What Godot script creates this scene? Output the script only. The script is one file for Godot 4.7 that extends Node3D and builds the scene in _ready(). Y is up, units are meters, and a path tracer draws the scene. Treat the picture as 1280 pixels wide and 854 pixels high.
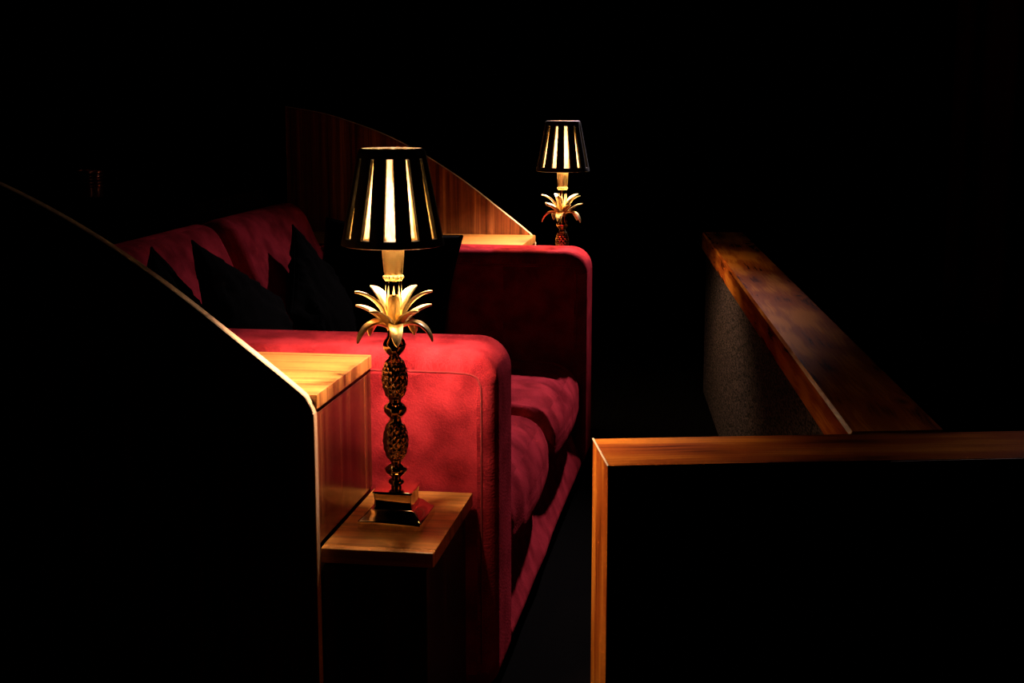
extends Node3D

const LAMP_ENERGY := 0.64
const LAMP_COLOR := Color(1.0, 0.84, 0.67)

# ------------------------------------------------------------------ mesh builder
class MB:
	var v := PackedVector3Array()
	var uv := PackedVector2Array()

	func tri(a: Vector3, b: Vector3, c: Vector3, ua: Vector2, ub: Vector2, uc: Vector2) -> void:
		v.append(a); v.append(b); v.append(c)
		uv.append(ua); uv.append(ub); uv.append(uc)

	func quad(a: Vector3, b: Vector3, c: Vector3, d: Vector3, ua: Vector2, ub: Vector2, uc: Vector2, ud: Vector2) -> void:
		tri(a, b, c, ua, ub, uc)
		tri(a, c, d, ua, uc, ud)

	func orient(from: int) -> void:   # turn a closed chunk so that its front faces run clockwise
		if v.size() <= from: return
		var mid := Vector3.ZERO
		for i in range(from, v.size()): mid += v[i]
		mid /= float(v.size() - from)
		var vol := 0.0
		for i in range(from, v.size(), 3):
			vol += (v[i] - mid).dot((v[i + 1] - mid).cross(v[i + 2] - mid))
		if vol > 0.0:
			for i in range(from, v.size(), 3):
				var t := v[i + 1]; v[i + 1] = v[i + 2]; v[i + 2] = t
				var w := uv[i + 1]; uv[i + 1] = uv[i + 2]; uv[i + 2] = w

	static func steps(h: float, r: float, seg: int, sub: int) -> PackedFloat32Array:
		var out := PackedFloat32Array()
		for i in seg + 1:
			out.append(-(h - r) - r * tan(PI / 4.0 * (1.0 - float(i) / seg)))
		for i in range(1, sub):
			out.append(lerpf(-(h - r), h - r, float(i) / sub))
		for i in seg + 1:
			out.append((h - r) + r * tan(PI / 4.0 * float(i) / seg))
		return out

	# rounded box; grain = 0, 1, 2: the axis that the texture's u follows
	func rbox(c: Vector3, s: Vector3, r: float, seg := 2, grain := 0, sub := 1, shift := Vector2.ZERO) -> void:
		var from := v.size()
		var h := s / 2.0
		r = minf(r, minf(h.x, minf(h.y, h.z)) * 0.98)
		var inn := h - Vector3(r, r, r)
		var gr := [MB.steps(h.x, r, seg, sub), MB.steps(h.y, r, seg, sub), MB.steps(h.z, r, seg, sub)]
		for ax in 3:
			var a: int = (ax + 1) % 3
			var b: int = (ax + 2) % 3
			var ga: PackedFloat32Array = gr[a]
			var gb: PackedFloat32Array = gr[b]
			for side in [-1.0, 1.0]:
				var pts := []
				for i in ga.size():
					var row := PackedVector3Array()
					for j in gb.size():
						var p := Vector3.ZERO
						p[ax] = side * h[ax]; p[a] = ga[i]; p[b] = gb[j]
						var q := p.clamp(-inn, inn)
						var d := p - q
						row.append(c + q + d.normalized() * r)
					pts.append(row)
				for i in ga.size() - 1:
					for j in gb.size() - 1:
						var q := [pts[i][j], pts[i + 1][j], pts[i + 1][j + 1], pts[i][j + 1]]
						var t := []
						for p: Vector3 in q:
							var uax: int = grain if grain != ax else a
							var vax: int = (3 - ax - uax)
							t.append(Vector2(p[uax], p[vax]) + shift)
						if side > 0: quad(q[0], q[1], q[2], q[3], t[0], t[1], t[2], t[3])
						else: quad(q[3], q[2], q[1], q[0], t[3], t[2], t[1], t[0])
		orient(from)

	# lathe about y: prof = [[radius, y], ...]
	func lathe(prof: Array, n: int, o := Vector3.ZERO) -> void:
		var from := v.size()
		for k in prof.size() - 1:
			for i in n:
				var a0 := TAU * i / n
				var a1 := TAU * (i + 1) / n
				var p := []
				for e in [[k, a0], [k, a1], [k + 1, a1], [k + 1, a0]]:
					p.append(o + Vector3(prof[e[0]][0] * sin(e[1]), prof[e[0]][1], prof[e[0]][0] * cos(e[1])))
				var u0 := a0 * 0.05
				var u1 := a1 * 0.05
				quad(p[0], p[1], p[2], p[3], Vector2(u0, prof[k][1]), Vector2(u1, prof[k][1]), Vector2(u1, prof[k + 1][1]), Vector2(u0, prof[k + 1][1]))
		orient(from)

	# skin over closed rings, with caps
	func loft(rings: Array, caps := true, loop := false) -> void:
		var from := v.size()
		var m: int = rings.size()
		var n: int = rings[0].size()
		for k in (m if loop else m - 1):
			var r0: PackedVector3Array = rings[k]
			var r1: PackedVector3Array = rings[(k + 1) % m]
			for i in n:
				var j := (i + 1) % n
				quad(r0[i], r0[j], r1[j], r1[i], Vector2(float(i) / n, float(k) / m), Vector2(float(i + 1) / n, float(k) / m), Vector2(float(i + 1) / n, float(k + 1) / m), Vector2(float(i) / n, float(k + 1) / m))
		if caps and not loop:
			for e in 2:
				var r: PackedVector3Array = rings[0 if e == 0 else m - 1]
				var mid := Vector3.ZERO
				for p in r: mid += p
				mid /= n
				for i in n:
					var j := (i + 1) % n
					if e == 0: tri(mid, r[j], r[i], Vector2(mid.x, mid.z), Vector2(r[j].x, r[j].z), Vector2(r[i].x, r[i].z))
					else: tri(mid, r[i], r[j], Vector2(mid.x, mid.z), Vector2(r[i].x, r[i].z), Vector2(r[j].x, r[j].z))
		orient(from)

	func tube(pts: Array, r: float, n := 8, loop := false) -> void:
		var rings := []
		var m := pts.size()
		for k in m:
			var a: Vector3 = pts[(k - 1 + m) % m] if loop or k > 0 else pts[k]
			var b: Vector3 = pts[(k + 1) % m] if loop or k < m - 1 else pts[k]
			var t := (b - a).normalized()
			var s := t.cross(Vector3(0.31, 0.87, 0.38)).normalized()
			var w := t.cross(s)
			var ring := PackedVector3Array()
			for i in n:
				ring.append(pts[k] + (s * cos(TAU * i / n) + w * sin(TAU * i / n)) * r)
			rings.append(ring)
		loft(rings, true, loop)

	# prism: a polygon in the xy plane, drawn out along z from 0 to h with bevelled rims; u follows y when up is true
	func prism(poly: PackedVector2Array, h: float, bev: float, x: Transform3D, up := false, rims := true, faces := true, seg := 1) -> void:
		var from := v.size()
		var n := poly.size()
		if Geometry2D.is_polygon_clockwise(poly): poly.reverse()
		var rows := []
		var ins := PackedVector2Array()
		for k in seg + 1:
			var inset := bev * (1.0 - sin(PI / 2.0 * k / seg))
			var z := bev * (1.0 - cos(PI / 2.0 * k / seg))
			var line := PackedVector2Array()
			for i in n:
				var a := (poly[i] - poly[(i - 1 + n) % n]).normalized()
				var b := (poly[(i + 1) % n] - poly[i]).normalized()
				var na := Vector2(-a.y, a.x); var nb := Vector2(-b.y, b.x)
				var mm := (na + nb).normalized()
				line.append(poly[i] + mm * inset / maxf(0.4, mm.dot(na)))
			if k == 0: ins = line
			rows.append([line, z])
		for k in seg + 1:
			rows.append([rows[seg - k][0], h - rows[seg - k][1]])
		if rims:
			var run := 0.0
			for i in n:
				var j := (i + 1) % n
				var l := (poly[j] - poly[i]).length()
				for k in rows.size() - 1:
					var a := Vector3(rows[k][0][i].x, rows[k][0][i].y, rows[k][1]); var b := Vector3(rows[k][0][j].x, rows[k][0][j].y, rows[k][1])
					var c := Vector3(rows[k + 1][0][j].x, rows[k + 1][0][j].y, rows[k + 1][1]); var d := Vector3(rows[k + 1][0][i].x, rows[k + 1][0][i].y, rows[k + 1][1])
					quad(x * a, x * b, x * c, x * d, Vector2(run, a.z), Vector2(run + l, b.z), Vector2(run + l, c.z), Vector2(run, d.z))
				run += l
		if faces:
			var t := Geometry2D.triangulate_polygon(ins)
			for k in range(0, t.size(), 3):
				var p := [ins[t[k]], ins[t[k + 1]], ins[t[k + 2]]]
				if (p[1] - p[0]).cross(p[2] - p[0]) < 0.0: p.reverse()
				var u := []
				for q: Vector2 in p: u.append(Vector2(q.y, q.x) if up else q)
				tri(x * Vector3(p[0].x, p[0].y, h), x * Vector3(p[1].x, p[1].y, h), x * Vector3(p[2].x, p[2].y, h), u[0], u[1], u[2])
				tri(x * Vector3(p[0].x, p[0].y, 0), x * Vector3(p[2].x, p[2].y, 0), x * Vector3(p[1].x, p[1].y, 0), u[0], u[2], u[1])
		orient(from)

	func warp(f: Callable) -> void:
		for i in v.size(): v[i] = f.call(v[i])

	func commit(crease := 40.0) -> ArrayMesh:
		var at := {}
		var face := PackedVector3Array()
		for i in range(0, v.size(), 3):
			face.append(-(v[i + 1] - v[i]).cross(v[i + 2] - v[i]))
		for i in v.size():
			var key := Vector3i((v[i] * 50000.0).round())
			if not at.has(key): at[key] = PackedInt32Array()
			at[key].append(i / 3)
		var lim := cos(deg_to_rad(crease))
		var nn := PackedVector3Array()
		for i in v.size():
			var own := face[i / 3]
			var on := own.normalized()
			var sum := Vector3.ZERO
			for f: int in at[Vector3i((v[i] * 50000.0).round())]:
				if face[f].normalized().dot(on) > lim: sum += face[f]
			nn.append(sum.normalized() if sum.length() > 1e-14 else (on if on.length() > 0.5 else Vector3.UP))
		var arr := []
		arr.resize(Mesh.ARRAY_MAX)
		arr[Mesh.ARRAY_VERTEX] = v
		arr[Mesh.ARRAY_NORMAL] = nn
		arr[Mesh.ARRAY_TEX_UV] = uv
		var m := ArrayMesh.new()
		m.add_surface_from_arrays(Mesh.PRIMITIVE_TRIANGLES, arr)
		return m

# ------------------------------------------------------------------ scene helpers
var M := {}
var counts := {}

func numbered(called: String) -> String:
	var k: int = counts.get(called, 0)
	counts[called] = k + 1
	return called if k == 0 else "%s_%03d" % [called, k]

func tag(o: Node, label: String, category: String, group := "", kind := "") -> void:
	if label: o.set_meta("label", label)
	if category: o.set_meta("category", category)
	if group: o.set_meta("group", group)
	if kind: o.set_meta("kind", kind)

func thing(called: String, label: String, category: String, at := Vector3.ZERO, turn := 0.0, group := "") -> Node3D:
	var o := Node3D.new()
	o.name = numbered(called)
	o.position = at
	o.rotation_degrees.y = turn
	add_child(o)
	tag(o, label, category, group)
	return o

func put(called: String, b: MB, mat: Material, parent: Node, crease := 40.0, label := "") -> MeshInstance3D:
	return put_mesh(called, b.commit(crease), mat, parent, label)

func put_mesh(called: String, mesh: Mesh, mat: Material, parent: Node, label := "") -> MeshInstance3D:
	var o := MeshInstance3D.new()
	o.name = numbered(called) if parent == self else called
	o.mesh = mesh
	o.material_override = mat
	parent.add_child(o, true)
	if label: o.set_meta("label", label)
	return o

func structure(called: String, b: MB, mat: Material) -> MeshInstance3D:
	var o := put(called, b, mat, self)
	o.set_meta("kind", "structure")
	return o

# ------------------------------------------------------------------ materials
func noise(seed_: int, freq: float, oct := 3) -> FastNoiseLite:
	var n := FastNoiseLite.new()
	n.seed = seed_
	n.noise_type = FastNoiseLite.TYPE_SIMPLEX_SMOOTH
	n.frequency = freq
	n.fractal_octaves = oct
	return n

# wood: u runs along the grain; picture of w x h pixels, covering 1 m x (h / w) m
func wood(w: int, h: int, dark: Color, mid: Color, light: Color, seed_: int, knots: Array, wave: float, across := 34.0, blotch := 0.0) -> ImageTexture:
	var a := noise(seed_, 1.0, 4)
	var b := noise(seed_ + 1, 1.0, 2)
	var c := noise(seed_ + 2, 1.0, 2)
	var im := Image.create(w, h, false, Image.FORMAT_RGB8)
	for y in h:
		for x in w:
			var u := float(x) / w
			var v := float(y) / w
			var cu := cos(TAU * u) / TAU
			var su := sin(TAU * u) / TAU
			var dv := 0.0
			var kn := 0.0
			for k in knots:
				var d: float = Vector2((u - k[0]) * 0.45, v - k[1]).length() / k[2]
				dv += (v - k[1]) * -0.75 * exp(-d * d)
				kn += exp(-d * d * 5.0)
			var vv: float = v + dv + wave * b.get_noise_3d(cu * 2.2, su * 2.2, v * 5.0)
			var s := a.get_noise_3d(cu * 0.9, su * 0.9, vv * across) * 0.8 + 0.5 + blotch * b.get_noise_3d(cu * 3.0 + 20.0, su * 3.0, vv * 9.0)
			var fine := c.get_noise_3d(cu * 7.0, su * 7.0, vv * 190.0)
			s = clampf(s + fine * 0.22, 0.0, 1.0)
			var col := dark.lerp(mid, smoothstep(0.08, 0.45, s)).lerp(light, smoothstep(0.5, 0.95, s))
			col = col.lerp(dark * 0.6, clampf(kn, 0.0, 1.0) * 0.85)
			if a.get_noise_2d(u * 26.0 + 50.0, vv * 700.0) > 0.46: col = col * 0.72
			im.set_pixel(x, y, col.linear_to_srgb())
	return ImageTexture.create_from_image(im)

# grey relief of fine noise
func relief(size: int, seed_: int, freq: float, stretch: float) -> ImageTexture:
	var a := noise(seed_, freq, 3)
	var im := Image.create(size, size, false, Image.FORMAT_RGB8)
	for y in size:
		for x in size:
			var s := clampf(0.5 + 0.6 * a.get_noise_2d(x * stretch, y), 0.0, 1.0)
			im.set_pixel(x, y, Color(s, s, s))
	return ImageTexture.create_from_image(im)

func mottled(size: int, lo: Color, hi: Color, seed_: int, coarse: float, fine: float, share: float) -> ImageTexture:
	var a := noise(seed_, coarse, 4)
	var b := noise(seed_ + 7, fine, 2)
	var im := Image.create(size, size, false, Image.FORMAT_RGB8)
	for y in size:
		for x in size:
			var s := 0.5 + 0.75 * a.get_noise_2d(x, y) + share * b.get_noise_2d(x, y)
			im.set_pixel(x, y, lo.lerp(hi, clampf(s, 0.0, 1.0)).linear_to_srgb())
	return ImageTexture.create_from_image(im)

func mat(lin: Color, rough: float, metal := 0.0) -> StandardMaterial3D:
	var m := StandardMaterial3D.new()
	m.albedo_color = lin.linear_to_srgb()
	m.roughness = rough
	m.metallic = metal
	return m

func tex_mat(t: Texture2D, scale: float, rough: float) -> StandardMaterial3D:
	var m := mat(Color.WHITE, rough)
	m.albedo_texture = t
	m.uv1_scale = Vector3(scale, scale, 1)
	return m

func bump(m: StandardMaterial3D, t: Texture2D, cm: float) -> void:
	m.heightmap_enabled = true
	m.heightmap_texture = t
	m.heightmap_scale = cm

func make_materials() -> void:
	var walnut := wood(1024, 640, Color(0.24, 0.092, 0.026), Color(0.47, 0.195, 0.050), Color(0.64, 0.300, 0.085), 11, [[0.30, 0.12, 0.05]], 0.010, 55.0, 0.2)
	M.walnut = tex_mat(walnut, 1.0, 0.34)
	M.walnut.uv1_scale = Vector3(1, 1.6, 1)
	var redwalnut := wood(1024, 640, Color(0.040, 0.010, 0.004), Color(0.105, 0.028, 0.010), Color(0.26, 0.100, 0.035), 23, [], 0.004)
	M.end_walnut = tex_mat(redwalnut, 1.0, 0.22)
	M.end_walnut.uv1_scale = Vector3(0.6, 1.6, 1)
	var ply := Image.create(64, 64, false, Image.FORMAT_RGB8)
	var pn := noise(5, 0.2, 3)
	for y in 64:
		for x in 64:
			var band := (y * 9 / 64) % 2
			var c := Color(0.68, 0.50, 0.37) if band == 0 else Color(0.44, 0.25, 0.14)
			ply.set_pixel(x, y, (c * (1.0 + 0.3 * pn.get_noise_2d(x, y * 3))).linear_to_srgb())
	M.ply = tex_mat(ImageTexture.create_from_image(ply), 1.0, 0.6)
	M.ply.metallic_specular = 0.25
	M.ply.uv1_scale = Vector3(6, 1.0 / 0.018, 1)
	var cherry := wood(1536, 768, Color(0.09, 0.013, 0.003), Color(0.31, 0.066, 0.009), Color(0.58, 0.185, 0.022), 37, [[0.18, 0.10, 0.018], [0.52, 0.40, 0.02], [0.83, 0.22, 0.016], [0.33, 0.30, 0.012]], 0.012, 12.0, 0.8)
	var marks := cherry.get_image()
	var rng := RandomNumberGenerator.new()
	rng.seed = 404
	for k in 170:
		var p := Vector2(rng.randf() * 1535.0, rng.randf() * 767.0)
		var d := Vector2.from_angle(rng.randf_range(-0.9, 0.9))
		var long := rng.randi_range(2, 46) if k % 3 == 0 else rng.randi_range(1, 4)
		var pale := rng.randf_range(0.15, 0.5)
		for i in long:
			var q := p + d * i
			d = d.rotated(rng.randf_range(-0.05, 0.05))
			if q.x < 0 or q.y < 0 or q.x >= 1536 or q.y >= 768: break
			marks.set_pixelv(Vector2i(q), marks.get_pixelv(Vector2i(q)).lerp(Color(0.66, 0.50, 0.42), pale))
	cherry = ImageTexture.create_from_image(marks)
	M.cherry = tex_mat(cherry, 1.0, 0.26)
	M.cherry.metallic_specular = 0.10
	M.cherry.uv1_scale = Vector3(0.8, 1.6, 1)
	var scr := relief(512, 61, 0.09, 0.25)
	bump(M.cherry, scr, 0.012)
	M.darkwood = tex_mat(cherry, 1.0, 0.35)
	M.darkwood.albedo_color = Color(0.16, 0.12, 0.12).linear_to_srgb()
	M.worn = bumped(mat(Color(0.62, 0.46, 0.34), 0.7), scr, 0.1)  # bare wood of the corner; also colours the painted front edge highlight
	var vel := mottled(1024, Color(0.26, 0.20, 0.22), Color(1.0, 1.0, 1.0), 71, 0.006, 0.35, 0.75)
	M.velvet = tex_mat(vel, 1.6, 0.85)
	M.velvet.albedo_color = Color(0.42, 0.029, 0.045).linear_to_srgb()
	M.velvet.rim_enabled = true
	M.velvet.rim = 0.35
	M.velvet.rim_tint = 1.0
	bump(M.velvet, relief(512, 72, 0.22, 1.0), 0.05)
	M.velvet.metallic_specular = 0.03
	M.piping = mat(Color(0.16, 0.005, 0.010), 0.9)
	M.satin = mat(Color(0.0012, 0.0010, 0.0011), 0.30)
	M.satin.metallic_specular = 0.13
	M.black_cloth = mat(Color(0.0006, 0.0005, 0.0005), 0.95)
	M.black_cloth.metallic_specular = 0.04
	M.gold = mat(Color(1.0, 0.82, 0.48), 0.32, 0.93)
	M.bronze = mat(Color(0.46, 0.31, 0.17), 0.09, 1.0)
	M.scaly = mat(Color(0.60, 0.42, 0.25), 0.22, 0.96)
	M.polished = mat(Color(0.66, 0.52, 0.36), 0.07, 1.0)
	M.brush = mat(Color(0.62, 0.46, 0.22), 0.42, 1.0)
	bump(M.brush, relief(256, 81, 0.3, 0.2), 0.02)
	M.pleat = mat(Color(0.004, 0.0035, 0.003), 0.6)
	# sheer gold cloth behind the pleats
	var cloth := Image.create(512, 256, false, Image.FORMAT_RGBA8)
	var cn := noise(91, 0.35, 2)
	for y in 256:
		for x in 512:
			var s := clampf(0.5 + 0.8 * cn.get_noise_2d(x, y * 0.12), 0.0, 1.0)
			var c := Color(0.006, 0.0027, 0.0004).lerp(Color(0.034, 0.0185, 0.0045), s).linear_to_srgb()
			c.a = lerpf(0.99, 0.94, s)
			cloth.set_pixel(x, y, c)
	M.sheer = mat(Color.WHITE, 0.7)
	M.sheer.albedo_texture = ImageTexture.create_from_image(cloth)
	M.sheer.transparency = BaseMaterial3D.TRANSPARENCY_ALPHA
	M.sheer.cull_mode = BaseMaterial3D.CULL_DISABLED
	M.sheer.backlight_enabled = true
	M.sheer.backlight = Color(1, 1, 1)
	M.lining = mat(Color(0.72, 0.58, 0.36), 0.8)
	M.bulb = mat(Color(0.9, 0.85, 0.75), 0.4)
	M.bulb.emission_enabled = true
	M.bulb.emission = LAMP_COLOR
	M.bulb.emission_energy_multiplier = 36.0
	M.cabinet = tex_mat(redwalnut, 1.0, 0.4)
	M.cabinet.albedo_color = Color(0.25, 0.20, 0.20).linear_to_srgb()
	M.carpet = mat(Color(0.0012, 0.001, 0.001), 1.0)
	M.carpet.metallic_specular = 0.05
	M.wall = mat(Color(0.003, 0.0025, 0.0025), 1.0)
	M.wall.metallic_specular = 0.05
	var grit := mottled(512, Color(0.0, 0.0, 0.0), Color(0.075, 0.056, 0.053), 97, 0.10, 0.35, 1.8)
	M.grit = tex_mat(grit, 1.0, 0.9)
	M.grit.uv1_scale = Vector3(0.25, 1.0, 1)
	M.grit.metallic_specular = 0.1
	M.curtain = mat(Color(0.10, 0.006, 0.008), 0.9)
	M.jar = mat(Color(0.45, 0.16, 0.15), 0.16, 0.8)
	M.black_metal = mat(Color(0.01, 0.01, 0.01), 0.5)

func bumped(m: StandardMaterial3D, t: Texture2D, cm: float) -> StandardMaterial3D:
	bump(m, t, cm)
	m.uv1_triplanar = true
	m.uv1_scale = Vector3(3, 3, 3)
	return m

# ------------------------------------------------------------------ things
func catmull(p: Array, per: int) -> PackedVector2Array:
	var out := PackedVector2Array()
	for i in p.size() - 1:
		var a: Vector2 = p[maxi(i - 1, 0)]
		var d: Vector2 = p[mini(i + 2, p.size() - 1)]
		for k in per:
			out.append(p[i].cubic_interpolate(p[i + 1], a, d, float(k) / per))
	out.append(p[-1])
	return out

func booth_panel(z: float, label: String) -> void:
	var t := thing("booth_panel", label, "panel", Vector3(0, 0, z), 0, "curved booth panels")
	var curve := catmull([Vector2(-0.607, 0.45), Vector2(-0.607, 0.615), Vector2(-0.6085, 0.636), Vector2(-0.616, 0.654), Vector2(-0.632, 0.671), Vector2(-0.721, 0.741), Vector2(-0.843, 0.833), Vector2(-0.966, 0.911), Vector2(-1.09, 0.973), Vector2(-1.20, 1.013), Vector2(-1.30, 1.042), Vector2(-1.42, 1.062)], 8)
	var poly := PackedVector2Array([Vector2(-1.42, 0.0), Vector2(-0.607, 0.0)])
	poly.append_array(curve)
	var a := MB.new()
	a.prism(poly, 0.018, 0.0012, Transform3D(), true, false, true)
	put("veneer", a, M.end_walnut, t, 30)
	var b := MB.new()
	b.prism(poly, 0.018, 0.0012, Transform3D(), true, true, false)
	put("edge_band", b, M.ply, t, 30, "pale layered plywood edge")

# side cabinet: tall box with a top board behind, low table in front. near = z of the near side, far = z of the far side
func side_cabinet(near: float, far: float, label: String, lip_near: bool) -> void:
	var mid := (near + far) / 2.0
	var t := thing("side_cabinet", label, "cabinet", Vector3(-0.52, 0, mid), 0, "side cabinets of the booths")
	var d := near - far
	var o := Vector3(-0.52, 0, 0)
	var b := MB.new()
	b.rbox(Vector3(-1.012, 0.3175, 0) - o, Vector3(0.796, 0.635, d - 0.006), 0.003, 1, 1)
	put("tall_body", b, M.cabinet, t)
	b = MB.new()
	b.rbox(Vector3(-0.6115, 0.5275, 0) - o, Vector3(0.005, 0.205, d - 0.004), 0.001, 1, 1, 1, Vector2(0.1, near))
	put("end_panel", b, M.end_walnut, t)
	b = MB.new()
	b.rbox(Vector3(-1.008, 0.6485, 0) - o, Vector3(0.802, 0.023, d), 0.0015, 1, 0, 1, Vector2(0.2, 0.21 if lip_near else 0.42))
	put("top_board", b, M.walnut, t)
	b = MB.new()
	b.rbox(Vector3(-0.524, 0.195, 0) - o, Vector3(0.164, 0.39, d - 0.012), 0.003, 1, 1)
	put("low_body", b, M.cabinet, t)
	# low table top: a board and a lipping strip along the side that faces the aisle end
	var lip := 0.017
	var s := 1.0 if lip_near else -1.0
	b = MB.new()
	b.rbox(Vector3(-0.5185, 0.408, -s * lip / 2.0) - o, Vector3(0.177, 0.024, d - lip - 0.0022), 0.0012, 1, 0, 1, Vector2(0.45, near * 0.2 + 0.1))
	var tb := put("table_board", b, M.walnut, t)
	b = MB.new()
	b.rbox(Vector3(-0.5185, 0.408, s * (d - lip) / 2.0) - o, Vector3(0.177, 0.024, lip), 0.002, 2, 0, 1, Vector2(0.1, 0.5))
	put("lipping", b, M.walnut, tb)

func arm(parent: Node, z0: float, z1: float, seam_z: float) -> void:
	var b := MB.new()
	var x0 := -1.20
	var x1 := -0.390
	var poly := PackedVector2Array()
	for q in [[x1, 0.668, 0.060, 0.0], [x0, 0.668, 0.040, 90.0], [x0, 0.045, 0.040, 180.0], [x1, 0.045, 0.040, 270.0]]:
		for i in 9:
			var ang := deg_to_rad(q[3] + 90.0 * i / 8.0)
			var rr: float = q[2]
			poly.append(Vector2(q[0] - signf(cos(deg_to_rad(q[3] + 45.0))) * rr, q[1] - signf(sin(deg_to_rad(q[3] + 45.0))) * rr) + Vector2(cos(ang), sin(ang)) * rr)
	var c := Vector3((x0 + x1) / 2.0, 0.36, (z0 + z1) / 2.0)
	b.prism(poly, absf(z1 - z0), 0.034, Transform3D(Basis(), Vector3(0, 0, minf(z0, z1))), false, true, true, 5)
	var a := put("arm", b, M.velvet, parent, 60)
	# seam round the outer side
	for sz in [z0, z1]:
		var side := signf(sz - c.z)
		var pts := []
		for q: Vector2 in catmull([Vector2(x0 + 0.05, 0.631), Vector2(-0.55, 0.631), Vector2(-0.46, 0.630), Vector2(-0.430, 0.626), Vector2(-0.419, 0.612), Vector2(-0.4165, 0.58), Vector2(-0.4165, 0.4), Vector2(-0.4165, 0.1)], 4):
			pts.append(Vector3(q.x, q.y, sz - side * 0.0005))
		var m := MB.new()
		m.tube(pts, 0.0017, 6)
		put("piping", m, M.piping, a)

func sofa() -> void:
	var t := thing("sofa", "red velvet two-seat sofa with rounded box arms and black cushions on it", "sofa", Vector3.ZERO)
	arm(t, -2.372, -2.578, -2.372)
	arm(t, -3.925, -4.128, -3.925)
	# frame under the seat
	var b := MB.new()
	b.rbox(Vector3(-0.800, 0.118, -3.2515), Vector3(0.77, 0.130, 1.342), 0.028, 4, 2, 8)
	var n := noise(9, 1.0, 3)
	b.warp(func(p: Vector3) -> Vector3:
		var lean := Vector3((0.118 - p.y) * 0.42 if p.x > -0.6 else 0.0, 0, 0)
		return p + lean + Vector3(1, 0.4, 0) * 0.006 * n.get_noise_3d(p.x * 4.0, p.y * 8.0, p.z * 9.0))
	put("seat_base", b, M.velvet, t, 60)
	# two loose seat cushions
	for k in 2:
		var zc := -2.9145 if k == 0 else -3.5885
		var c := Vector3(-0.80, 0.272, zc)
		var s := Vector3(0.79, 0.176, 0.655)
		b = MB.new()
		b.rbox(c, s, 0.070, 6, 2, 14)
		var w := noise(31 + k, 1.0, 3)
		b.warp(func(p: Vector3) -> Vector3:
			var e := (p - c) / (s / 2.0)
			var q := p
			var crown := (1.0 - e.x * e.x) * (1.0 - e.z * e.z)
			if e.y > 0.0: q.y += 0.026 * sqrt(maxf(crown, 0.0)) * e.y
			if e.x > 0.0: q.x += 0.012 * (1.0 - e.z * e.z) * e.x * (1.0 - 0.6 * e.y)
			var wr := w.get_noise_3d(p.x * 5.0, p.y * 5.0, p.z * 16.0) + 0.5 * w.get_noise_3d(p.x * 14.0, p.y * 20.0, p.z * 30.0)
			q += Vector3(0.5, 1.0, 0.0) * 0.007 * wr
			return q)
		put("seat_cushion", b, M.velvet, t, 70)
	# back: an upright frame and two leaning back cushions
	b = MB.new()
	b.rbox(Vector3(-1.345, 0.405, -3.25), Vector3(0.11, 0.69, 1.74), 0.04, 5, 2, 8)
	put("back_frame", b, M.velvet, t, 60)
	for k in 2:
		var zc := -2.925 if k == 0 else -3.625
		var s := Vector3(0.15, 0.47, 0.680 if k == 0 else 0.650)
		b = MB.new()
		b.rbox(Vector3.ZERO, s, 0.055, 6, 2, 12)
		var w := noise(61 + k, 1.0, 3)
		b.warp(func(p: Vector3) -> Vector3:
			var e := p / (s / 2.0)
			var q := p
			if e.x > 0.0: q.x += 0.014 * (1.0 - e.y * e.y) * (1.0 - e.z * e.z)
			if k == 1 and e.y > 0.0: q.y -= 0.06 * pow(clampf((-e.z - 0.80) / 0.20, 0.0, 1.0), 2.0)
			q.x += 0.004 * w.get_noise_3d(p.x * 5.0, p.y * 14.0, p.z * 9.0)
			return q)
		var o := put("back_cushion", b, M.velvet, t, 70)
		o.rotation_degrees.z = 24.0
		o.position = Vector3(-1.188, 0.572, zc)
	for x in [-0.50, -1.20]:
		for z in [-2.45, -4.05]:
			b = MB.new()
			b.lathe([[0.0, 0.0], [0.018, 0.0], [0.026, 0.066], [0.0, 0.066]], 12, Vector3(x, 0, z))
			put("foot", b, M.black_metal, t)

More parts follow.
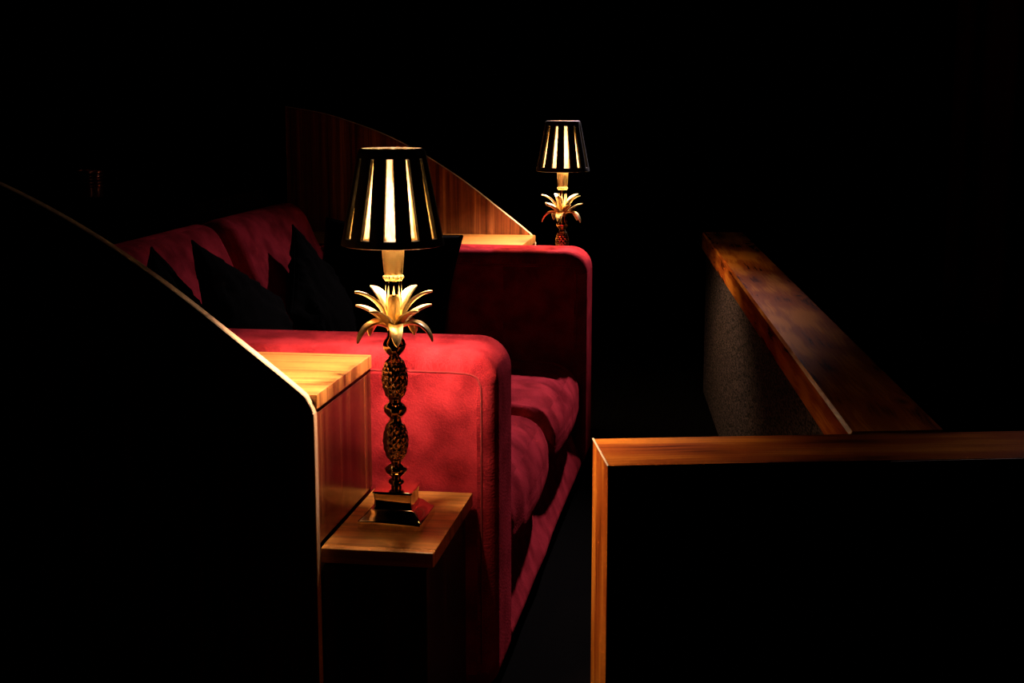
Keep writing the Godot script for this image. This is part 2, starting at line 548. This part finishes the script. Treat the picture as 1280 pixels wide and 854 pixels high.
func pillow(at: Vector3, size: float, thick: float, basis_: Basis, seed_: int, cloth: Material, label: String) -> void:
	var t := thing("scatter_cushion", label, "cushion", at, 0, "black scatter cushions on the sofa")
	t.basis = basis_
	var n := noise(seed_, 1.0, 3)
	var g := 30
	var b := MB.new()
	var f := func(i: int, j: int, side: float) -> Vector3:
		var u := sin(PI / 2.0 * (2.0 * i / g - 1.0))
		var w := sin(PI / 2.0 * (2.0 * j / g - 1.0))
		var x := u * size / 2.0 * (1.0 - 0.07 * (1.0 - w * w))
		var y := w * size / 2.0 * (1.0 - 0.07 * (1.0 - u * u))
		var e := (1.0 - u * u) * (1.0 - w * w)
		var z := side * thick / 2.0 * pow(maxf(e, 0.0), 0.42)
		var ang := atan2(w, u)
		var edge := sqrt(maxf(e, 0.0)) * (1.0 - e)
		z += side * edge * 0.030 * (n.get_noise_2d(ang * 5.0 + side * 9.0, e * 1.5) + 0.6 * n.get_noise_2d(x * 22.0 + side * 5.0, y * 14.0))
		return Vector3(x, y, z)
	for side in [-1.0, 1.0]:
		for i in g:
			for j in g:
				var p := [f.call(i, j, side), f.call(i + 1, j, side), f.call(i + 1, j + 1, side), f.call(i, j + 1, side)]
				if side < 0: p.reverse()
				b.quad(p[0], p[1], p[2], p[3], Vector2(p[0].x, p[0].y), Vector2(p[1].x, p[1].y), Vector2(p[2].x, p[2].y), Vector2(p[3].x, p[3].y))
	b.orient(0)
	put("cover", b, cloth, t, 80)
	var edge := []
	for k in 4:
		for i in g:
			var ij := [Vector2i(i, 0), Vector2i(g, i), Vector2i(g - i, g), Vector2i(0, g - i)][k] as Vector2i
			edge.append(f.call(ij.x, ij.y, 1.0))
	var m := MB.new()
	m.tube(edge, 0.003, 6, true)
	put("piping", m, cloth, t)

func square_loft(rows: Array) -> MB:
	var b := MB.new()
	var rings := []
	for r in rows:
		var h: float = r[0]
		var c: float = r[2] if r.size() > 2 else 0.003
		var ring := PackedVector3Array()
		for q in [[1, 1], [-1, 1], [-1, -1], [1, -1]]:
			var p0 := Vector3(q[0] * h, r[1], q[1] * (h - c))
			var p1 := Vector3(q[0] * (h - c * 0.3), r[1], q[1] * (h - c * 0.3))
			var p2 := Vector3(q[0] * (h - c), r[1], q[1] * h)
			if q[0] * q[1] > 0: ring.append_array([p0, p1, p2])
			else: ring.append_array([p2, p1, p0])
		rings.append(ring)
	b.loft(rings)
	return b

func pineapple(y0: float, y1: float, rmax: float) -> ArrayMesh:
	var b := MB.new()
	var n := 80
	var m := 48
	var rings := []
	for k in m + 1:
		var t := float(k) / m
		var r := rmax * (0.44 + 0.56 * pow(sin(PI * (0.04 + 0.92 * t)), 0.85))
		if t < 0.08: r = lerpf(rmax * 0.50, r, t / 0.08)
		if t > 0.92: r = lerpf(r, rmax * 0.48, (t - 0.92) / 0.08)
		var ring := PackedVector3Array()
		for i in n:
			var a := TAU * i / n
			var p := absf(sin(5.0 * a + PI * 5.0 * t))
			var q := absf(sin(5.0 * a - PI * 5.0 * t))
			var env := smoothstep(0.02, 0.14, t) * smoothstep(0.98, 0.86, t)
			var rr := r + env * (minf(p, q) * 0.0017 - 0.0005)
			ring.append(Vector3(rr * sin(a), lerpf(y0, y1, t), rr * cos(a)))
		rings.append(ring)
	b.loft(rings)
	return b.commit(25)

func leaf(p0: Vector2, p1: Vector2, p2: Vector2, wide: float) -> ArrayMesh:
	var b := MB.new()
	var nt := 12
	var rings := []
	for k in nt + 1:
		var t := float(k) / nt
		var c := p0.lerp(p1, t).lerp(p1.lerp(p2, t), t)
		var d := (p1 - p0).lerp(p2 - p1, t).normalized()
		var nrm := Vector2(-d.y, d.x)
		var w := wide * (0.55 + 0.45 * sin(PI * minf(t * 1.25, 0.5) )) * sqrt(maxf(0.0, 1.0 - pow(t, 3.0)))
		w = maxf(w, 0.0008)
		var th := 0.0042 * (1.0 - 0.4 * t)
		var ring := PackedVector3Array()
		for e in [[-1.0, 1.0], [-0.55, 1.0], [0.0, 1.0], [0.55, 1.0], [1.0, 1.0], [1.0, -1.0], [0.55, -1.0], [0.0, -1.0], [-0.55, -1.0], [-1.0, -1.0]]:
			var cup: float = 0.32 * w * absf(e[0]) ** 1.4
			var off: float = cup + th * 0.5 * e[1]
			ring.append(Vector3(c.x + nrm.x * off, c.y + nrm.y * off, e[0] * w))
		rings.append(ring)
	b.loft(rings)
	return b.commit(45)

func lamp(at: Vector3, first: float, crown: float, label: String) -> void:
	var t := thing("table_lamp", label, "lamp", at, 0, "pineapple lamps")
	put("foot", square_loft([[0.0505, 0.0], [0.0525, 0.001], [0.0525, 0.0130], [0.0512, 0.0152], [0.0475, 0.0175], [0.0420, 0.0235], [0.0375, 0.0285], [0.0355, 0.0300]]), M.polished, t, 35)
	put("plinth", square_loft([[0.0318, 0.0300], [0.0318, 0.0320], [0.0305, 0.0345], [0.0300, 0.0430], [0.0312, 0.0535], [0.0325, 0.0550], [0.0325, 0.0572], [0.0315, 0.0580]]), M.polished, t, 35)
	var b := MB.new()
	b.lathe([[0.0, 0.0575], [0.0085, 0.0575], [0.0085, 0.0605], [0.0070, 0.0615], [0.0115, 0.0640], [0.0130, 0.0675], [0.0115, 0.0710], [0.0075, 0.0735], [0.0075, 0.0755], [0.0115, 0.0785], [0.0170, 0.0845], [0.0183, 0.0885], [0.0172, 0.0915], [0.0120, 0.0955], [0.0080, 0.0985], [0.0078, 0.1025], [0.0, 0.1025]], 32)
	put("turned_knob", b, M.bronze, t, 50)
	put_mesh("pineapple", pineapple(0.1020, 0.1695, 0.0200), M.scaly, t)
	b = MB.new()
	b.lathe([[0.0, 0.1690], [0.0095, 0.1690], [0.0090, 0.1730], [0.0130, 0.1770], [0.0178, 0.1830], [0.0190, 0.1885], [0.0178, 0.1925], [0.0120, 0.1975], [0.0095, 0.1995], [0.0098, 0.2035], [0.0, 0.2035]], 32)
	put("turned_knob", b, M.bronze, t, 50)
	put_mesh("pineapple", pineapple(0.2030, 0.2725, 0.0205), M.scaly, t)
	b = MB.new()
	b.lathe([[0.0, 0.2720], [0.0085, 0.2720], [0.0085, 0.2750], [0.0135, 0.2800], [0.0180, 0.2870], [0.0186, 0.2925], [0.0165, 0.2985], [0.0110, 0.3060], [0.0110, 0.3240], [0.0, 0.3240]], 32)
	put("crown_knob", b, M.bronze, t, 50)
	# leaves of the crown: three rings
	var up := leaf(Vector2(0.009, 0.316), Vector2(0.020, 0.371), Vector2(0.064, 0.380), 0.0108)
	var flat := leaf(Vector2(0.010, 0.318), Vector2(0.030, 0.346), Vector2(0.064, 0.353), 0.0100)
	var low := leaf(Vector2(0.009, 0.320), Vector2(0.044, 0.341), Vector2(0.062, 0.299), 0.0120)
	for k in 5:
		for e in [[up, 0.0], [flat, 36.0], [low, 4.0]]:
			var l := put_mesh("leaf", e[0], M.gold, t)
			l.rotation_degrees.y = -90.0 + crown + 72.0 * k + e[1]
	b = MB.new()
	b.lathe([[0.0, 0.318], [0.0128, 0.318], [0.0128, 0.396], [0.0, 0.396]], 32)
	put("stem", b, M.polished, t, 50)
	b = MB.new()
	b.lathe([[0.0, 0.3955], [0.0132, 0.3955], [0.0150, 0.3975], [0.0153, 0.4010], [0.0150, 0.4040], [0.0132, 0.4060], [0.0, 0.4060]], 32)
	var ring := put("collar", b, M.gold, t, 50)
	for k in 14:
		var bd := SphereMesh.new()
		bd.radius = 0.0030; bd.height = 0.0060; bd.radial_segments = 10; bd.rings = 6
		var o := put_mesh("bead", bd, M.gold, ring)
		o.position = Vector3(0.0143 * sin(TAU * k / 14.0), 0.4012, 0.0143 * cos(TAU * k / 14.0))
	b = MB.new()
	b.lathe([[0.0, 0.4060], [0.0140, 0.4060], [0.0150, 0.4085], [0.0172, 0.4330], [0.0180, 0.4540], [0.0165, 0.4545], [0.0, 0.4545]], 32)
	put("socket_cup", b, M.brush, t, 50)
	# shade: sheer gold cloth, black pleats over it, black bands at both rims
	b = MB.new()
	var rs := func(y: float) -> float: return lerpf(0.0760, 0.0465, (y - 0.453) / 0.150)
	for i in 96:
		for j in 6:
			var q := []
			var uu := []
			for e in [[i, j], [i + 1, j], [i + 1, j + 1], [i, j + 1]]:
				var a: float = TAU * e[0] / 96.0
				var y := lerpf(0.4535, 0.6025, e[1] / 6.0)
				var r: float = rs.call(y) - 0.0012
				q.append(Vector3(r * sin(a), y, r * cos(a)))
				uu.append(Vector2(e[0] / 48.0, e[1] / 6.0))
			b.quad(q[0], q[1], q[2], q[3], uu[0], uu[1], uu[2], uu[3])
	var shade := put("lamp_shade", b, M.sheer, t, 50, "sheer gold cloth glowing between black pleats")
	var lining := MB.new()
	var rng := RandomNumberGenerator.new()
	rng.seed = int(first * 10.0) + 5
	var gaps := []
	for k in 13:
		gaps.append([rng.randf_range(9.0, 12.0), rng.randf_range(3.5, 8.0)] if k < 12 else gaps[0])
	gaps[0] = [13.0, 10.0]
	gaps[12] = gaps[0]
	for k in 12:
		var rings := []
		for j in 9:
			var f := j / 8.0
			var y := lerpf(0.4560, 0.5985, f)
			var a0: float = deg_to_rad(first + 30.0 * k + lerpf(gaps[k][0], gaps[k][1], f) / 2.0)
			var a1: float = deg_to_rad(first + 30.0 * (k + 1) - lerpf(gaps[k + 1][0], gaps[k + 1][1], f) / 2.0)
			var r: float = rs.call(y)
			var lp := PackedVector3Array()
			for e in [[0.0, 0.0], [0.03, 0.0042], [0.25, 0.0056], [0.5, 0.0060], [0.75, 0.0056], [0.97, 0.0042], [1.0, 0.0], [0.75, 0.0], [0.5, 0.0], [0.25, 0.0]]:
				var a := lerpf(a0, a1, e[0])
				var rr: float = r + e[1]
				lp.append(Vector3(rr * sin(a), y, rr * cos(a)))
			rings.append(lp)
		var inner := []
		for outline: PackedVector3Array in rings:
			var lp := PackedVector3Array()
			for e in [[0, 0.0022], [9, 0.0022], [8, 0.0022], [7, 0.0022], [6, 0.0022], [6, 0.0030], [7, 0.0030], [8, 0.0030], [9, 0.0030], [0, 0.0030]]:
				var p: Vector3 = outline[e[0]]
				var flat_p := Vector3(p.x, 0, p.z)
				lp.append(p - flat_p.normalized() * e[1])
			inner.append(lp)
		lining.loft(inner)
		b = MB.new()
		b.loft(rings)
		put("pleat", b, M.pleat, shade, 40)
	put("inner_lining", lining, M.lining, shade, 40, "cream lining inside the shade")
	for e in [["top_band", 0.5865, 0.6030, 0.0044], ["bottom_band", 0.4515, 0.4655, 0.0050]]:
		var p := []
		p.append([rs.call(e[1]) + 0.0008, e[1]])
		p.append([rs.call(e[1]) + e[3], e[1] + 0.0012])
		p.append([rs.call((e[1] + e[2]) / 2.0) + e[3] + 0.0008, (e[1] + e[2]) / 2.0])
		p.append([rs.call(e[2]) + e[3], e[2] - 0.0012])
		p.append([rs.call(e[2]) + 0.0008, e[2]])
		p.append(p[0])
		b = MB.new()
		b.lathe(p, 64)
		put(e[0], b, M.pleat, shade, 50)
	b = MB.new()
	b.lathe([[0.0, 0.4540], [0.0100, 0.4540], [0.0100, 0.4680], [0.0150, 0.4800], [0.0175, 0.4950], [0.0165, 0.5120], [0.0115, 0.5330], [0.0050, 0.5480], [0.0, 0.5510]], 24)
	put("bulb", b, M.bulb, t, 60)
	var o := OmniLight3D.new()
	o.name = "bulb_light"
	o.position = Vector3(0, 0.503, 0)
	o.light_color = LAMP_COLOR
	o.light_energy = LAMP_ENERGY * 1.08
	o.light_size = 0.016
	o.omni_range = 12.0
	o.omni_attenuation = 2.0
	o.shadow_enabled = true
	t.add_child(o)

func balustrades() -> void:
	# the near one, across the view, with a mitred corner
	var t := thing("balustrade", "orange-brown wooden balustrade end with mitred corner, nearest in front", "balustrade", Vector3(-0.193, 0, -2.061), 13.06)
	var L := 1.7
	var b := MB.new()
	b.prism(PackedVector2Array([Vector2(0, 0.6), Vector2(L, 0.6), Vector2(L, 0.576), Vector2(0.024, 0.576)]), 0.162, 0.0035, Transform3D(), false)
	put("cap_board", b, M.cherry, t, 20)
	b = MB.new()
	b.prism(PackedVector2Array([Vector2(0, 0.5996), Vector2(0.0236, 0.576), Vector2(0.0236, 0.0), Vector2(0, 0.0)]), 0.162, 0.003, Transform3D(), true)
	put("end_board", b, M.cherry, t, 20)
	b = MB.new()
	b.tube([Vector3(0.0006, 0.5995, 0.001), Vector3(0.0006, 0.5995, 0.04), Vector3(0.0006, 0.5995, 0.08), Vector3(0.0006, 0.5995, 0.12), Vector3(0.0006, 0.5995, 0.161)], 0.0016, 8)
	put("worn_or_highlight_edge", b, M.worn, t, 60, "bare pale worn edge of the corner")
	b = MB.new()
	b.tube([Vector3(0.40, 0.5976, 0.1607), Vector3(0.55, 0.5982, 0.1609), Vector3(0.72, 0.5986, 0.1611), Vector3(1.0, 0.5988, 0.1612), Vector3(L - 0.01, 0.5988, 0.1612)], 0.0013, 8)  # pale strip painting the light glint on the right stretch of the front edge
	put("worn_or_highlight_edge", b, M.worn, t, 60, "pale strip painted as a highlight along the front edge")
	b = MB.new()
	b.rbox(Vector3((L + 0.024) / 2.0, 0.288, 0.079), Vector3(L - 0.024, 0.576, 0.130), 0.002, 1, 0)
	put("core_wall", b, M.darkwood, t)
	b = MB.new()
	b.rbox(Vector3((L + 0.024) / 2.0, 0.528, 0.1485), Vector3(L - 0.024, 0.092, 0.009), 0.002, 1, 0)
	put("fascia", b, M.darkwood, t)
	# the side one, running away from it
	t = thing("balustrade", "dark red-brown wooden beam balustrade running away into the dark", "balustrade", Vector3(0.189, 0, -2.158), 5.25)
	b = MB.new()
	# plan polygon: x right, y = -z (away)
	var plan := PackedVector2Array([Vector2(0, 0.0), Vector2(0.150, 0.0215), Vector2(0.150, 3.13), Vector2(0, 3.13)])
	var xf := Transform3D(Basis(Vector3(1, 0, 0), Vector3(0, 0, -1), Vector3(0, 1, 0)), Vector3(0, 0.534, 0))
	b.prism(plan, 0.066, 0.005, xf, true)
	put("beam", b, M.cherry, t, 20)
	b = MB.new()
	b.rbox(Vector3(0.077, 0.267, -1.585), Vector3(0.122, 0.534, 3.08), 0.003, 1, 2)
	put("core_wall", b, M.grit, t, 40, "gritty grey side wall below the beam")

func jar() -> void:
	var t := thing("ribbed_jar", "small dark ribbed jar at far left, faint in the dark above the panel", "jar", Vector3(-1.877, 0.80, -4.0))
	var p := [[0.0, 0.0], [0.036, 0.0], [0.0385, 0.003], [0.0385, 0.030]]
	for k in 4:
		var y := 0.031 + k * 0.0095
		p.append([0.0365, y])
		p.append([0.0405, y + 0.0030])
		p.append([0.0405, y + 0.0062])
	p.append_array([[0.0385, 0.0695], [0.0425, 0.0730], [0.0425, 0.0790], [0.0370, 0.0790], [0.0360, 0.010], [0.0, 0.010]])
	var b := MB.new()
	b.lathe(p, 40)
	put("glass_body", b, M.jar, t, 30)

func curtain() -> void:
	var b := MB.new()
	var rings := []
	for j in 2:
		var ring := PackedVector3Array()
		for i in 81:
			var f := i / 80.0
			ring.append(Vector3(lerpf(1.02, 3.0, f), 0.02 if j == 0 else 3.9, -7.0 + 0.06 * sin(f * 60.0) + 0.02 * sin(f * 23.0)))
		for i in 81:
			var f := 1.0 - i / 80.0
			ring.append(Vector3(lerpf(1.02, 3.0, f), 0.02 if j == 0 else 3.9, -7.006 + 0.06 * sin(f * 60.0) + 0.02 * sin(f * 23.0)))
		rings.append(ring)
	b.loft(rings)
	var o := put("curtain", b, M.curtain, self, 60)
	tag(o, "dark red curtain hanging in the dark at the upper right", "curtain")

func stage_light(at: Vector3, aim: Vector3, energy: float, spread: float, label: String) -> void:
	var t := thing("stage_spotlight", label, "spotlight", at, 0, "stage spotlights")
	var body := Node3D.new()
	body.name = "head"
	t.add_child(body)
	body.look_at_from_position(at, aim)
	body.position = Vector3.ZERO
	var x := Transform3D(Basis(Vector3(1, 0, 0), PI / 2.0), Vector3.ZERO)   # lathe axis to the beam's axis
	var b := MB.new()
	b.lathe([[0.0, 0.20], [0.05, 0.20], [0.075, 0.16], [0.080, -0.02], [0.095, -0.03], [0.095, -0.05], [0.070, -0.05], [0.070, 0.14], [0.0, 0.15]], 32)
	b.warp(func(p: Vector3) -> Vector3: return x * p)
	put("can", b, M.black_metal, body, 30)
	b = MB.new()
	b.lathe([[0.0, -0.012], [0.066, -0.012], [0.066, -0.004], [0.0, -0.004]], 32)
	b.warp(func(p: Vector3) -> Vector3: return x * p)
	var m := mat(Color(0.9, 0.9, 0.9), 0.5)
	m.emission_enabled = true
	m.emission = Color(1.0, 0.93, 0.94)
	m.emission_energy_multiplier = 4.0
	put("lamp_lens", b, m, body, 30)
	b = MB.new()
	b.tube([Vector3(0.10, 0.0, 0.03), Vector3(0.10, 0.16, 0.03), Vector3(-0.10, 0.16, 0.03), Vector3(-0.10, 0.0, 0.03)], 0.008, 8)
	put("yoke", b, M.black_metal, body, 30)
	b = MB.new()
	b.lathe([[0.0, 0.16], [0.015, 0.16], [0.015, 4.0 - at.y], [0.0, 4.0 - at.y]], 16)
	put("hanger_pole", b, M.black_metal, t, 30)
	var s := SpotLight3D.new()
	s.name = "stage_beam"
	s.position = Vector3(0, 0, -0.06)
	s.spot_angle = spread
	s.spot_angle_attenuation = 1.0
	s.light_color = Color(1.0, 0.90, 0.92)
	s.light_energy = energy
	s.light_size = 0.05
	s.spot_range = 14.0
	s.spot_attenuation = 2.0
	s.shadow_enabled = true
	body.add_child(s)

func room() -> void:
	var b := MB.new()
	b.rbox(Vector3(0.2, -0.05, -3.7), Vector3(6.6, 0.10, 10.8), 0.005, 1)
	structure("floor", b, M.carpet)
	b = MB.new()
	b.rbox(Vector3(0.2, 4.05, -3.7), Vector3(6.6, 0.10, 10.8), 0.005, 1)
	structure("ceiling", b, M.wall)
	for e in [["wall_left", Vector3(-3.05, 2.0, -3.7), Vector3(0.1, 4.0, 10.8)], ["wall_right", Vector3(3.45, 2.0, -3.7), Vector3(0.1, 4.0, 10.8)], ["wall_far", Vector3(0.2, 2.0, -9.05), Vector3(6.4, 4.0, 0.1)], ["wall_near", Vector3(0.2, 2.0, 1.65), Vector3(6.4, 4.0, 0.1)]]:
		b = MB.new()
		b.rbox(e[1], e[2], 0.004, 1)
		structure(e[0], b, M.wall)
	# low wall behind the booths
	b = MB.new()
	b.rbox(Vector3(-1.80, 0.40, -4.0), Vector3(0.62, 0.80, 6.0), 0.006, 1)
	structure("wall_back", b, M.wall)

func _ready() -> void:
	# camera
	var cam := Camera3D.new()
	cam.name = "camera"
	cam.position = Vector3(0, 1.11, 0)
	cam.rotation_degrees = Vector3(-9.973, 8.683, 0)
	cam.fov = 26.98
	cam.near = 0.05
	cam.current = true
	add_child(cam)
	# a dark room: no sky light
	var env := Environment.new()
	env.background_mode = Environment.BG_COLOR
	env.background_color = Color(0, 0, 0)
	env.tonemap_mode = Environment.TONE_MAPPER_LINEAR
	env.tonemap_exposure = 1.0
	env.sdfgi_enabled = true
	env.ssao_enabled = true
	env.ssil_enabled = true
	var we := WorldEnvironment.new()
	we.name = "environment"
	we.environment = env
	add_child(we)

	make_materials()
	room()
	balustrades()
	booth_panel(-2.028, "curved dark booth panel nearest at left, its front edge brightly lit")
	booth_panel(-4.488, "curved walnut booth panel behind the far lamp")
	side_cabinet(-2.028, -2.362, "walnut side cabinet with low table carrying the near lamp", true)
	side_cabinet(-4.134, -4.470, "walnut side cabinet behind the far sofa arm, carrying the far lamp", false)
	sofa()
	lamp(Vector3(-0.522, 0.42, -2.178), 10.0, 13.4, "brass pineapple lamp with black pleated shade, near, on the low walnut table")
	lamp(Vector3(-0.502, 0.42, -4.300), 16.7, -8.0, "brass pineapple lamp with black pleated shade, far, half hidden by the sofa arm")
	# cushions against the leaning back: a corner up, turned in the plane of the back
	var lean := deg_to_rad(24.0)
	var face := Vector3(cos(lean), sin(lean), 0)
	var rise := Vector3(-sin(lean), cos(lean), 0)
	var away := Vector3(0, 0, -1)
	for e in [[Vector3(-1.140, 0.792, -2.70), 30.0, 0.34, 8, "black cloth cushion mostly hidden behind the edge of the near curved panel"], [Vector3(-1.075, 0.800, -2.76), -28.0, 0.38, 3, "black cloth cushion leaning on the near half of the red backrest"], [Vector3(-1.115, 0.758, -3.56), 34.0, 0.36, 5, "black cloth cushion leaning on the far half of the red backrest"]]:
		var a := deg_to_rad(e[1])
		var along := away * cos(a) + rise * sin(a)      # local x
		var up := rise * cos(a) - away * sin(a)         # local y
		var half: float = e[2] * 0.48
		var mid: Vector3 = e[0] - up * half + (along * half if e[1] < 0 else -along * half)
		pillow(mid, e[2], 0.095, Basis(along, up, along.cross(up)), e[3], M.black_cloth, e[4])
	var b4 := Basis.from_euler(Vector3(deg_to_rad(-17), deg_to_rad(3), deg_to_rad(-7)))
	pillow(Vector3(-0.945, 0.552, -3.815), 0.39, 0.13, b4, 6, M.satin, "wrinkled black satin cushion leaning on the inner side of the far arm")
	jar()
	curtain()
	stage_light(Vector3(0.02, 2.85, -6.60), Vector3(-0.55, 0.42, -3.20), 24.0, 12.0, "black stage spotlight hung from the ceiling, aimed at the red sofa")
	stage_light(Vector3(1.70, 2.95, -5.40), Vector3(0.85, 0.60, -2.15), 3.5, 9.0, "black stage spotlight hung from the ceiling, aimed at the nearest balustrade")
